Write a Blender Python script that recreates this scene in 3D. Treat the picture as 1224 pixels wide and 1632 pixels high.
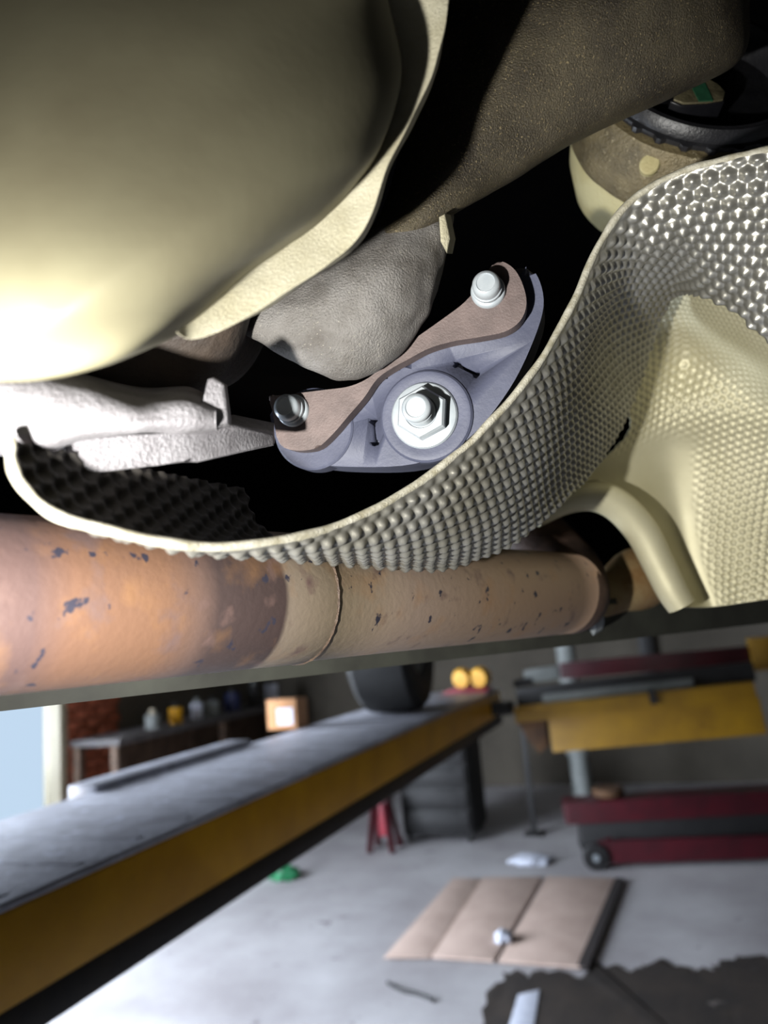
import bpy, bmesh, math, random
import numpy as np
from mathutils import Vector, Matrix, noise

for o in list(bpy.data.objects):
    bpy.data.objects.remove(o)
scene = bpy.context.scene
COL = scene.collection
random.seed(4)
rng = np.random.default_rng(4)

# ------------------------------------------------------------------ camera
F = 1179.0                       # focal length in pixels of the 1224 x 1632 frame
CAM = np.array([0.0, 0.0, 1.5])
_y = np.array([(1052 - 612) / F, (986 - 816) / F, 1.0]); _y /= np.linalg.norm(_y)
_u = np.array([-0.145, -0.989, 0.0]); _u -= _y * _u.dot(_y); _u /= np.linalg.norm(_u)
R = np.array([np.cross(_y, _u), _y, _u])        # camera (right, down, forward) -> world

def cw(v):                       # camera-frame vector -> world vector
    return R @ np.asarray(v, float)

def P(px, py, d):                # point of the place seen at a pixel, d metres deep
    return CAM + R @ np.array([(px - 612) / F * d, (py - 816) / F * d, d])

def AT(px, py, ax, val):         # where the ray through a pixel meets a world plane
    r = R @ np.array([(px - 612) / F, (py - 816) / F, 1.0])
    return CAM + r * ((val - CAM[ax]) / r[ax])

camd = bpy.data.cameras.new('camera')
cam = bpy.data.objects.new('camera', camd); COL.objects.link(cam)
camd.sensor_width = 36; camd.lens = F / 1632 * 36; camd.clip_start = 0.01; camd.clip_end = 200
m = np.eye(4); m[:3, 0] = cw((1, 0, 0)); m[:3, 1] = cw((0, -1, 0)); m[:3, 2] = cw((0, 0, -1)); m[:3, 3] = CAM
cam.matrix_world = Matrix(m.tolist())
camd.dof.use_dof = True; camd.dof.focus_distance = 0.375; camd.dof.aperture_fstop = camd.lens / 4.2
scene.camera = cam

# ------------------------------------------------------------------ world, lights, exposure
w = bpy.data.worlds.new('daylight'); scene.world = w; w.use_nodes = True
w.node_tree.nodes['Background'].inputs[0].default_value = (0.62, 0.80, 1.0, 1)
w.node_tree.nodes['Background'].inputs[1].default_value = 1.1

def light(name, kind, loc, target, energy, color, **kw):
    l = bpy.data.lights.new(name, kind); l.energy = energy; l.color = color
    for k, v in kw.items(): setattr(l, k, v)
    o = bpy.data.objects.new(name, l); COL.objects.link(o)
    o.location = Vector(loc)
    o.rotation_euler = (Vector(target) - Vector(loc)).to_track_quat('-Z', 'Y').to_euler()
    return o

TORCH = CAM + cw((-0.115, 0.041, 0.083))
light('hand_torch', 'SPOT', TORCH, P(560, 740, 0.38), 18.0, (1.0, 0.985, 0.93),
      spot_size=math.radians(108), spot_blend=0.9, shadow_soft_size=0.006)
# daylight of an unseen garage door added in the left wall, and of the window
light('added_door_daylight', 'AREA', (-4.35, 1.35, 1.4), (-1.5, 2.4, 0.5), 720, (0.80, 0.88, 1.0),
      shape='RECTANGLE', size=3.0, size_y=2.6)
light('window_daylight', 'AREA', (-4.6, 3.7, 1.3), (-1.0, 4.6, 0.8), 35, (0.78, 0.88, 1.0),
      shape='RECTANGLE', size=1.4, size_y=1.3)

vs = scene.view_settings
vs.view_transform = 'Standard'; vs.look = 'None'; vs.exposure = 0.0; vs.gamma = 1.0
vs.use_curve_mapping = False

# ------------------------------------------------------------------ materials
MATS = {}
def mat(name, c1, c2=None, scale=30, rough=0.6, metal=0.0, bump=0.0, bscale=300, spots=None, sscale=60,
        slo=0.62, detail=6, rough2=None, spec=0.5, lo=0.35, hi=0.68):
    """Noise-mottled principled surface; spots = a third colour in blotches of their own shape."""
    M = bpy.data.materials.new(name); M.use_nodes = True
    nt = M.node_tree; N = nt.nodes; L = nt.links; b = N['Principled BSDF']
    b.inputs['Roughness'].default_value = rough; b.inputs['Metallic'].default_value = metal
    b.inputs['Specular IOR Level'].default_value = spec
    tc = N.new('ShaderNodeTexCoord')
    def nz(sc, det=6, ro=0.6):
        n = N.new('ShaderNodeTexNoise'); n.inputs['Scale'].default_value = sc
        n.inputs['Detail'].default_value = det; n.inputs['Roughness'].default_value = ro
        L.new(tc.outputs['Object'], n.inputs['Vector']); return n
    def ramp(src, a, bb):
        r = N.new('ShaderNodeMapRange'); r.inputs[1].default_value = a; r.inputs[2].default_value = bb
        L.new(src, r.inputs[0]); return r.outputs[0]
    def mix(f, a, bcol):
        x = N.new('ShaderNodeMix'); x.data_type = 'RGBA'
        L.new(f, x.inputs[0])
        for s, c in ((6, a), (7, bcol)):
            if isinstance(c, tuple): x.inputs[s].default_value = (*c, 1)
            else: L.new(c, x.inputs[s])
        return x.outputs[2]
    col = c1
    if c2 is not None: col = mix(ramp(nz(scale, detail).outputs[0], lo, hi), c1, c2)
    if spots is not None: col = mix(ramp(nz(sscale, 5).outputs[0], slo, slo + 0.05), col, spots)
    if isinstance(col, tuple): b.inputs['Base Color'].default_value = (*col, 1)
    else: L.new(col, b.inputs['Base Color'])
    if bump:
        bn = N.new('ShaderNodeBump'); bn.inputs['Strength'].default_value = 1.0
        bn.inputs['Distance'].default_value = bump
        L.new(nz(bscale, 4, 0.65).outputs[0], bn.inputs['Height']); L.new(bn.outputs[0], b.inputs['Normal'])
    MATS[name] = M
    return M

def srgb(r, g, b):
    f = lambda v: (v / 255 / 12.92) if v <= 10 else ((v / 255 + 0.055) / 1.055) ** 2.4
    return (f(r), f(g), f(b))

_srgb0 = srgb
def srgb(r, g, b, k=0.62): return tuple(v * k * 0.7 for v in _srgb0(r, g, b))      # underbody colours darkened so daylight and bounce leave their shade deep
M_case = mat('gearbox_alloy', srgb(138, 133, 106), srgb(116, 109, 84), 9, 0.7, 0.1, 0.00005, 260, detail=4)
M_flange = mat('flange_alloy', srgb(214, 208, 184, .8), srgb(186, 178, 148, .8), 40, 0.6, 0.2, 0.0005, 900)
M_arm = mat('dark_cast_iron', srgb(112, 102, 80), srgb(68, 60, 48), 30, 0.48, 0.3, 0.0012, 1000, spots=srgb(184, 166, 124), sscale=900, slo=0.60)
M_boss = mat('grey_cast_iron', srgb(162, 158, 154), srgb(118, 112, 106), 45, 0.62, 0.2, 0.0014, 900, spots=srgb(200, 194, 180), sscale=700, slo=0.64)
M_lug = mat('rough_alloy_casting', srgb(190, 187, 192), srgb(146, 142, 146), 60, 0.58, 0.25, 0.0010, 520)
M_rubber = mat('blue_grey_rubber', srgb(104, 108, 132), srgb(84, 88, 110), 26, 0.58, 0.0, 0.00018, 500, spec=0.4)
M_steel = mat('brown_coated_steel', srgb(138, 120, 116), srgb(110, 95, 92), 70, 0.6, 0.15, 0.0003, 900)
M_zinc = mat('zinc_plating', srgb(222, 230, 236), srgb(204, 214, 222), 120, 0.34, 0.25)
M_shield = mat('embossed_aluminium', srgb(204, 202, 194, .8), srgb(182, 178, 164, .8), 18, 0.38, 0.8, 0.00012, 900)
M_shield2 = mat('embossed_aluminium_rear_lit', srgb(226, 219, 186, .95), srgb(210, 203, 168, .95), 14, 0.5, 0.35, 0.00012, 900)  # rear sheet paler and yellower, with the warm torch light in its colour
M_inner_shade = mat('dirty_shaded_inner_face', srgb(66, 60, 54), srgb(44, 40, 36), 26, 0.7, 0.1, 0.0004, 300, spots=srgb(110, 106, 104), sscale=60, slo=0.66)  # dirty inside of the shield, its shade put into the dark colour
M_rim = mat('dirty_folded_aluminium', srgb(214, 210, 194, .85), srgb(164, 157, 132, .85), 160, 0.6, 0.2, 0.0006, 900)
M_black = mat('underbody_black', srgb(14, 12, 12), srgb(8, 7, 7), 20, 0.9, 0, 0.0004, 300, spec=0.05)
M_plastic = mat('black_plastic', srgb(44, 44, 48), srgb(26, 26, 30), 60, 0.4, 0, 0.0004, 400, spots=srgb(90, 86, 70), sscale=300, slo=0.7)
M_gloss = mat('glossy_black_rubber', srgb(30, 30, 34), srgb(20, 20, 24), 60, 0.25)
M_cream = mat('cream_alloy_housing', srgb(212, 203, 156, .9), srgb(190, 176, 124, .9), 30, 0.6, 0.1, 0.0006, 300)
M_cream2 = mat('greasy_housing_band', srgb(158, 142, 104), srgb(110, 98, 70), 50, 0.45, 0.3, 0.0012, 350, spots=srgb(190, 176, 140), sscale=260, slo=0.62)
M_gold = mat('worn_gold_metal', srgb(150, 140, 108), srgb(90, 84, 62), 130, 0.5, 0.5, 0.0006, 500)
M_green = mat('green_paint_mark', srgb(44, 104, 72), srgb(30, 78, 54), 150, 0.5)
M_railm = mat('grey_green_sill', srgb(80, 82, 72), srgb(56, 56, 50), 20, 0.7, 0.1)

srgb = _srgb0

# ------------------------------------------------------------------ mesh helpers
def origin_of(parent):
    p = np.zeros(3)
    while parent is not None:
        p = p + np.array(parent.location); parent = parent.parent
    return p

def link(name, me, material, parent=None, loc=None):
    o = bpy.data.objects.new(name, me); COL.objects.link(o)
    if material is not None and not me.materials: me.materials.append(material)
    if parent is not None: o.parent = parent
    if loc is not None: o.location = Vector((np.asarray(loc) - origin_of(parent)).tolist())
    return o

def obj(name, V, Fc, material, parent=None, smooth=True, origin=None):
    """One mesh object from world-space vertices."""
    V = np.asarray(V, float)
    c = V.mean(0) if origin is None else np.asarray(origin, float)
    me = bpy.data.meshes.new(name)
    if isinstance(Fc, np.ndarray):
        nf, k = Fc.shape
        me.vertices.add(len(V)); me.vertices.foreach_set('co', (V - c).astype(np.float32).ravel())
        me.loops.add(nf * k); me.loops.foreach_set('vertex_index', Fc.astype(np.int32).ravel())
        me.polygons.add(nf); me.polygons.foreach_set('loop_start', np.arange(0, nf * k, k, dtype=np.int32))
        me.update(calc_edges=True); me.validate()
    else:
        me.from_pydata((V - c).tolist(), [], [tuple(f) for f in Fc])
    if smooth: me.polygons.foreach_set('use_smooth', [True] * len(me.polygons))
    return link(name, me, material, parent, c)

def obj_bm(name, bm, material, parent=None, smooth=True, angle=40):
    bmesh.ops.recalc_face_normals(bm, faces=bm.faces)
    V = np.array([v.co[:] for v in bm.verts]); c = V.mean(0)
    for v in bm.verts: v.co -= Vector(c)
    me = bpy.data.meshes.new(name); bm.to_mesh(me); bm.free()
    if smooth:
        me.polygons.foreach_set('use_smooth', [True] * len(me.polygons))
        me.set_sharp_from_angle(angle=math.radians(angle))
    return link(name, me, material, parent, c)

def thing(name, label, cat, loc, group=None):
    o = bpy.data.objects.new(name, None); COL.objects.link(o); o.location = Vector(np.asarray(loc, float).tolist())
    o.empty_display_size = 0.05
    return tag(o, label, cat, group)

def tag(o, label, cat, group=None):
    o['label'] = label; o['category'] = cat
    if group: o['group'] = group
    return o

def struct(o, label=None):
    o['kind'] = 'structure'
    if label: o['label'] = label
    return o

def cr(pts, n, closed=False):
    """Catmull-Rom through pts (k,d) resampled to n samples."""
    p = np.asarray(pts, float); k = len(p)
    t = np.linspace(0, k, n, endpoint=False) if closed else np.linspace(0, k - 1, n)
    i = np.floor(t).astype(int)
    if not closed: i = np.minimum(i, k - 2)
    f = (t - i).reshape((-1,) + (1,) * (p.ndim - 1))
    if closed: g = lambda j: p[j % k]
    else:
        ext = np.concatenate([[2 * p[0] - p[1]], p, [2 * p[-1] - p[-2]]]); g = lambda j: ext[j + 1]
    a, b, c, d = g(i - 1), g(i), g(i + 1), g(i + 2)
    return 0.5 * (2 * b + (c - a) * f + (2 * a - 5 * b + 4 * c - d) * f ** 2 + (3 * b - a - 3 * c + d) * f ** 3)

def grid_faces(nu, nv, wrap_u=False, wrap_v=False, off=0):
    iu = np.arange(nu if wrap_u else nu - 1); iv = np.arange(nv if wrap_v else nv - 1)
    A, B = np.meshgrid(iu, iv, indexing='ij'); A2 = (A + 1) % nu; B2 = (B + 1) % nv
    return np.stack([A * nv + B, A2 * nv + B, A2 * nv + B2, A * nv + B2], -1).reshape(-1, 4) + off

def rough(V, amp, sc, seed=0.0):
    V = np.asarray(V, float); out = V.copy()
    for i, v in enumerate(V):
        n = noise.noise_vector(Vector((v * sc + seed).tolist()))
        out[i] = v + amp * np.array(n)
    return out

def bulge(name, outline, center, dc, de, back, material, parent, n=120, rings=26, power=1.0, flat=0.0,
          shrink=0.8, amp=0.0, sc=30, backdir=None, cone=0.0):
    """Solid cast body: a domed face from its outline (pixels, at depth de), sides running back."""
    ol = np.array([(x, y, (p[2] if len(p) > 2 else de)) for p in outline for x, y in [p[:2]]], float)
    ol = cr(ol, n, closed=True)
    c = np.array([center[0], center[1]])
    win_ = n // 6; ols = np.mean([np.roll(ol, k, axis=0) for k in range(-win_, win_ + 1)], axis=0)
    V = []
    for k in range(1, rings + 1):
        th = k / rings * math.pi / 2
        r = flat + (1 - flat) * math.sin(th) if flat else math.sin(th)
        if flat: r = r * min(1, k / 2)
        for q in (ols + (ol - ols) * r ** 5):
            xy = c + (q[:2] - c) * r
            d = dc + (q[2] - dc) * (1 - math.cos(th)) ** power
            if cone:
                sl = (math.sqrt(r * r + .03) - math.sqrt(.03)) / (math.sqrt(1.03) - math.sqrt(.03))
                d = dc + (q[2] - dc) * (cone * sl + (1 - cone) * (1 - math.cos(th)) ** power)
            V.append(P(xy[0], xy[1], d))
    edge = np.array([P(*q) for q in ol]); ec = edge.mean(0)
    bd = cw((0, -0.1, 1)) if backdir is None else cw(backdir); bd = bd / np.linalg.norm(bd)
    nb = 10
    for k in range(1, nb + 1):
        t = k / nb
        V += list(ec + (edge - ec) * (1 - (1 - shrink) * t ** 1.5) + bd * back * t)
    tot = rings + nb
    V = np.array(V)
    if amp: V = rough(V, amp, sc)
    faces = [list(f) for f in grid_faces(tot, n, wrap_v=True)]
    V = np.vstack([V, V[:n].mean(0), V[-n:].mean(0)])
    a, b = tot * n, tot * n + 1
    for j in range(n):
        faces.append([a, j, (j + 1) % n]); faces.append([b, (tot - 1) * n + (j + 1) % n, (tot - 1) * n + j])
    return obj(name, V, faces, material, parent)

def loft(name, sections, material, parent, nu=60, nv=48, amp=0.0, sc=30):
    """Closed tube-like casting through sections of (px, py, depth) points."""
    S = np.array([[P(*p) for p in s] for s in sections])          # (k, m, 3)
    S = cr(S, nu); S = np.swapaxes(cr(np.swapaxes(S, 0, 1), nv, closed=True), 0, 1)
    V = S.reshape(-1, 3)
    if amp: V = rough(V, amp, sc)
    faces = [list(f) for f in grid_faces(nu, nv, wrap_v=True)]
    faces.append(list(range(nv))[::-1]); faces.append(list(range((nu - 1) * nv, nu * nv)))
    return obj(name, V, faces, material, parent)

def tube(name, path, radius, material, parent=None, n=12, samples=None, attr=None, caps=True):
    path = np.asarray(path, float); k = len(path)
    if samples: path = cr(path, samples); k = samples
    rad = np.broadcast_to(np.asarray(radius, float), (k,)) if np.ndim(radius) == 0 or len(radius) == k else cr(np.asarray(radius)[:, None], k)[:, 0]
    T = np.gradient(path, axis=0); T /= np.linalg.norm(T, axis=1)[:, None]
    ref = np.array([0.13, 0.21, 0.97]); a = np.cross(T[0], ref); a /= np.linalg.norm(a)
    V = []
    for i in range(k):
        a = a - T[i] * a.dot(T[i]); a /= np.linalg.norm(a); b = np.cross(T[i], a)
        for j in range(n):
            t = 2 * math.pi * j / n; V.append(path[i] + rad[i] * (math.cos(t) * a + math.sin(t) * b))
    faces = [list(f) for f in grid_faces(k, n, wrap_v=True)]
    if caps: faces += [list(range(n))[::-1], list(range((k - 1) * n, k * n))]
    return obj(name, V, faces, material, parent)

def lathe(name, profile, origin, axis, material, parent=None, n=48, smooth_angle=35, mod=None, ref=None):
    """profile: (radius, height along axis)."""
    axis = np.asarray(axis, float); axis /= np.linalg.norm(axis)
    r0 = np.array([0.3, 0.1, 0.9]) if ref is None else np.asarray(ref, float)
    a = np.cross(axis, r0); a /= np.linalg.norm(a); b = np.cross(axis, a)
    bm = bmesh.new(); rows = []
    for (r, h) in profile:
        row = []
        for j in range(n):
            t = 2 * math.pi * j / n; rr = r * (mod(t, r, h) if mod else 1)
            row.append(bm.verts.new(Vector((np.asarray(origin) + axis * h + rr * (math.cos(t) * a + math.sin(t) * b)).tolist())))
        rows.append(row)
    for i in range(len(rows) - 1):
        for j in range(n):
            bm.faces.new((rows[i][j], rows[i][(j + 1) % n], rows[i + 1][(j + 1) % n], rows[i + 1][j]))
    bm.faces.new(rows[0][::-1]); bm.faces.new(rows[-1])
    bmesh.ops.remove_doubles(bm, verts=bm.verts, dist=1e-6)
    return obj_bm(name, bm, material, parent, angle=smooth_angle)

def prism_w(name, front, back, material, parent=None, bev=0.0, seg=3, angle=40):
    """Solid between two matching world-space outlines."""
    bm = bmesh.new()
    f = [bm.verts.new(Vector(np.asarray(p).tolist())) for p in front]
    b = [bm.verts.new(Vector(np.asarray(p).tolist())) for p in back]
    n = len(f); cap = bm.faces.new(f); bcap = bm.faces.new(b[::-1])
    for i in range(n): bm.faces.new((f[i], b[i], b[(i + 1) % n], f[(i + 1) % n]))
    if bev:
        es = list(set(list(cap.edges) + (list(bcap.edges) if seg < 3 else [])))
        bmesh.ops.bevel(bm, geom=es, offset=bev, segments=seg, affect='EDGES', profile=0.5, clamp_overlap=True)
    return obj_bm(name, bm, material, parent, angle=angle)

def box(name, lo, hi, material, parent=None, bev=0.004, rotz=0.0, smooth=True):
    lo = np.array(lo, float); hi = np.array(hi, float); c = (lo + hi) / 2; h = (hi - lo) / 2
    bm = bmesh.new(); bmesh.ops.create_cube(bm, size=2)
    for v in bm.verts: v.co = Vector((v.co.x * h[0], v.co.y * h[1], v.co.z * h[2]))
    if bev: bmesh.ops.bevel(bm, geom=bm.edges[:], offset=min(bev, h.min() * 0.8), segments=2, affect='EDGES', profile=0.5)
    if rotz: bmesh.ops.rotate(bm, verts=bm.verts, cent=(0, 0, 0), matrix=Matrix.Rotation(rotz, 3, 'Z'))
    for v in bm.verts: v.co += Vector(c)
    return obj_bm(name, bm, material, parent, smooth, 30)

def bar(name, p0, p1, wdt, hgt, material, parent=None, bev=0.003, up=(0, 0, 1)):
    """Rectangular bar from p0 to p1 (world)."""
    p0 = np.asarray(p0, float); p1 = np.asarray(p1, float)
    t = p1 - p0; t /= np.linalg.norm(t); s = np.cross(t, up); s /= np.linalg.norm(s); u = np.cross(s, t)
    q = [s * wdt / 2 + u * hgt / 2, -s * wdt / 2 + u * hgt / 2, -s * wdt / 2 - u * hgt / 2, s * wdt / 2 - u * hgt / 2]
    return prism_w(name, [p0 + k for k in q], [p1 + k for k in q], material, parent, bev, 2)

# ================================================================== THE GARAGE (setting)
M_floor = mat('worn_concrete', srgb(172, 170, 172), srgb(140, 136, 138), 1.6, 0.8, 0, 0.002, 40, spots=srgb(108, 104, 106), sscale=7, slo=0.66)
M_wall = mat('grimy_painted_wall', srgb(88, 82, 72), srgb(68, 63, 55), 1.2, 0.9)
M_ceil = mat('dull_ceiling', srgb(120, 118, 112), srgb(104, 102, 98), 2, 0.9)
M_brick = mat('red_brick', srgb(166, 88, 58), srgb(134, 68, 46), 14, 0.9, 0, 0.003, 60)
M_mortar = mat('mortar', srgb(96, 78, 66), srgb(78, 64, 56), 12, 0.95)
M_white = mat('white_window_paint', srgb(160, 152, 132), srgb(146, 138, 118), 6, 0.5)
M_glass = bpy.data.materials.new('window_glass'); M_glass.use_nodes = True
_b = M_glass.node_tree.nodes['Principled BSDF']
_b.inputs['Transmission Weight'].default_value = 1; _b.inputs['Roughness'].default_value = 0.12; _b.inputs['IOR'].default_value = 1.02

XL, XR, YF, YB, ZC = -4.2, 3.2, -3.5, 7.6, 3.3
def solid(name, lo, hi, m_, label, parent=None):
    return struct(box(name, lo, hi, m_, parent, bev=0, smooth=False), label)
floor = solid('floor', (XL - .3, YF - .2, -0.15), (XR + .2, YB + .2, 0), M_floor, 'worn pale concrete garage floor with dark stains')
ceiling = solid('ceiling', (XL - .3, YF - .2, ZC), (XR + .2, YB + .2, ZC + .1), M_ceil, 'plain grey garage ceiling')
solid('wall_back', (XL - .3, YB, 0), (XR + .2, YB + .15, ZC), M_wall, 'dim grey-brown back wall of the garage')
solid('wall_right', (XR, YF, 0), (XR + .15, YB, ZC), M_wall, 'dim right wall of the garage')
solid('wall_front', (XL - .3, YF - .15, 0), (XR + .2, YF, ZC), M_wall, 'garage wall behind the viewer')
# left wall: doorway y -0.2..2.8, window y 3.1..4.40
wl = solid('wall_left', (XL - .15, 2.8, 0), (XL, 3.1, ZC), M_wall, 'left garage wall with window, doorway and brickwork')
for lo, hi, mm in (((XL - .15, YF, 0), (XL, -0.2, ZC), M_wall), ((XL - .15, -0.2, 2.8), (XL, 2.8, ZC), M_wall),
                   ((XL - .15, 3.1, 2.0), (XL, 4.40, ZC), M_wall), ((XL - .15, 3.1, 0), (XL, 4.40, 0.45), M_wall),
                   ((XL - .15, 4.40, 0), (XL, 5.02, ZC), M_mortar), ((XL - .15, 5.02, 0), (XL, YB, ZC), M_wall)):
    box('wall_section', lo, hi, mm, wl, bev=0, smooth=False)
# brickwork beside the window: each brick its own piece, joints recessed
brick0 = None
for k in range(20):
    z = 0.30 + k * 0.075
    y = 4.45 - (0.11 if k % 2 else 0.0)
    while y < 5.02:
        y0, y1 = max(y, 4.45), min(y + 0.205, 5.02)
        if y1 - y0 > 0.04:
            full = abs((y1 - y0) - 0.205) < 1e-6
            if full and brick0 is not None:
                o = brick0.copy(); COL.objects.link(o)
                o.location = Vector((XL + 0.012, (y0 + y1) / 2, z + 0.0325)) - wl.location
            else:
                o = box('brick', (XL - 0.01, y0, z), (XL + 0.022 + rng.uniform(0, .004), y1, z + 0.065), M_brick, wl, bev=0.004)
                if full: brick0 = o
        y += 0.22
# window
win = struct(box('window_1', (XL - .12, 3.1, 0.42), (XL + .05, 4.42, 0.47), M_white, bev=0.004), 'daylit window with cream frame in the left wall')
for lo, hi in (((XL - .12, 4.37, 0.45), (XL + .03, 4.445, 2.05)), ((XL - .12, 3.05, 0.45), (XL + .03, 3.14, 2.05)),
               ((XL - .12, 3.1, 1.95), (XL + .03, 4.35, 2.05))):
    box('window_frame', lo, hi, M_white, win, bev=0.005)
box('window_frame', (XL - .10, 3.66, 0.46), (XL - .05, 3.70, 1.96), M_white, win)
for y0, y1 in ((3.14, 3.66), (3.70, 4.38)):
    box('pane', (XL - .08, y0, 0.47), (XL - .074, y1, 1.96), M_glass, win, bev=0)

# ================================================================== BACKGROUND THINGS IN THE GARAGE
M_deck = mat('worn_steel_deck', srgb(176, 178, 188), srgb(142, 142, 150), 9, 0.5, 0.1, 0.002, 60, spots=srgb(186, 190, 204), sscale=26, slo=0.60)
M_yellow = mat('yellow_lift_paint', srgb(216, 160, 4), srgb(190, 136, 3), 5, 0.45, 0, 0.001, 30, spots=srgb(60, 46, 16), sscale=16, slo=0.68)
M_beam = mat('shaded_yellow_beam_paint', srgb(158, 118, 8), srgb(132, 96, 8), 6, 0.5, 0, 0.001, 30, spots=srgb(60, 46, 16), sscale=12, slo=0.68)  # lift yellow with the dimness of the right side put into its colour
M_grime = mat('black_oily_grime', srgb(22, 18, 14), srgb(38, 30, 18), 14, 0.6)
M_red = mat('red_tool_paint', srgb(66, 5, 18), srgb(48, 4, 14), 8, 0.4)
M_card = mat('brown_cardboard', srgb(186, 164, 152), srgb(168, 146, 134), 5, 0.9)
M_boxc = mat('carton_board', srgb(186, 138, 96), srgb(168, 122, 84), 9, 0.9)
M_paper = mat('white_paper', srgb(196, 200, 212), srgb(176, 180, 194), 20, 0.8)
M_tyre = mat('tyre_rubber', srgb(40, 40, 40), srgb(28, 28, 28), 12, 0.8)
M_dark = mat('dark_workshop_metal', srgb(26, 25, 26), srgb(18, 17, 18), 9, 0.6)
M_wood = mat('old_bench_wood', srgb(96, 76, 60), srgb(66, 50, 40), 10, 0.8)
M_benchtop = mat('bench_top_grey', srgb(84, 80, 80), srgb(64, 61, 61), 7, 0.7)
M_brownr = mat('rusty_brown_steel', srgb(92, 64, 38), srgb(64, 44, 30), 14, 0.8)
M_post = mat('pale_grey_post', srgb(126, 130, 128), srgb(104, 108, 106), 8, 0.6)
M_maroon = mat('faded_maroon_paint', srgb(150, 52, 62), srgb(112, 30, 42), 8, 0.5)
M_mat = mat('dark_oily_mat', srgb(52, 44, 38), srgb(32, 28, 26), 5, 0.75, 0, 0.003, 30, spots=srgb(96, 88, 84), sscale=5, slo=0.66)

# lift runway on the left: deck, yellow side channel with grimy lower edge
RX, RT, RH = -0.896, 1.191, 0.188
ramp = thing('lift_runway', 'long lift runway with grey steel deck and yellow side channel', 'vehicle lift', (RX - .25, 1.5, 0))
box('deck', (RX - .5, -1.6, RT - .012), (RX, 4.2, RT), M_deck, ramp, bev=0.003)
box('end_tie', (RX - .5, 3.95, RT - .12), (-.80, 4.10, RT - .06), M_dark, ramp, bev=.004)
for k in range(26):
    y = -0.2 + 0.15 * k
    o = box('tread_strip', (RX - .47, y, RT), (RX - .03, y + .02, RT + .0015), M_deck, ramp, bev=0.0006)
for s, x in ((1, RX - .012), (-1, RX - .488)):
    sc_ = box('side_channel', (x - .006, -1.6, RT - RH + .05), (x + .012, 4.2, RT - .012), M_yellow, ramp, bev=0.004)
    box('lower_flange', (x - .05, -1.6, RT - RH), (x + .012, 4.2, RT - RH + .052), M_grime, ramp, bev=0.004)
box('deck_flap', (RX - .56, 1.55, RT - .02), (RX - .47, 2.3, RT + .02), M_deck, ramp, bev=0.006)
for y in (-1.4,):
    for x in (RX - .46, RX - .08):
        box('support_leg', (x - .03, y - .03, 0), (x + .03, y + .03, RT - RH), M_dark, ramp)

# carton on the runway
c0 = AT(452, 1164, 2, RT)
cx, cy = c0[0], c0[1]
cart = thing('cardboard_carton', 'small brown carton with white label standing on the runway deck', 'box', (cx, cy, RT + .004))
box('carton_body', (cx - .07, cy, RT + .004), (cx + .06, cy + .10, RT + .115), M_boxc, cart, bev=0.002)
box('carton_label', (cx - .025, cy - .002, RT + .02), (cx + .045, cy + .001, RT + .085), M_paper, cart, bev=0)
box('carton_flap', (cx - .07, cy - .001, RT + .115), (cx + .06, cy + .05, RT + .119), M_boxc, cart, bev=0.001)

# wheel with tyre at the far end of the runway
tc = AT(628, 1136, 2, RT + .004); tcx, tcy = tc[0], tc[1] + 0.05
wheel = thing('road_wheel_assembly', 'black treaded car tyre standing at the far end of the runway', 'tyre', (tcx, tcy, RT))
prof = [(r * 1.2, h * 1.3) for r, h in [(.19, -.09), (.25, -.105), (.295, -.10), (.312, -.08), (.316, -.03), (.316, .03), (.312, .08), (.295, .10), (.25, .105), (.19, .09), (.17, .06), (.17, -.06), (.19, -.09)]]
lathe('tyre', prof[:-1], (tcx, tcy, RT + .386), (1, 0.12, 0), M_tyre, wheel, n=64, mod=lambda t, r, h: 1.012 if (int(t * 64 / math.pi) % 2 == 0 and r > .37) else 1.0)
lathe('rim_disc', [(.02, .06), (.10, .055), (.20, .09), (.225, .11), (.225, -.06), (.02, -.06)], (tcx, tcy, RT + .386), (1, 0.12, 0), M_post, wheel, n=40)
lathe('hub_cap', [(.001, .085), (.03, .08), (.035, .05)], (tcx, tcy, RT + .386), (1, 0.12, 0), M_dark, wheel, n=24)

# chock with two yellow lobes on a red foot, near the end of the runway
q = np.array((RX - .12, 4.02, RT + .0005))
ch = thing('wheel_chock', 'yellow lobed wheel chock on a red foot behind the tyre', 'wheel chock', q)
prism_w('foot', [q + np.array(v) for v in ((-.16, -.03, 0), (.10, -.03, 0), (.10, -.03, .02), (-.09, -.03, .03), (-.14, -.03, .012))],
        [q + np.array(v) for v in ((-.16, .09, 0), (.10, .09, 0), (.10, .09, .02), (-.09, .09, .03), (-.14, .09, .012))], M_maroon, ch, .004, 2)
for dx in (-.045, .055):
    lathe('lobe', [(.001, -.03), (.046, -.03), (.056, -.01), (.056, .02), (.046, .04), (.001, .05)], q + np.array((dx, .03, .075)), (.2, 1, .1), M_yellow, ch, n=24)

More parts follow.
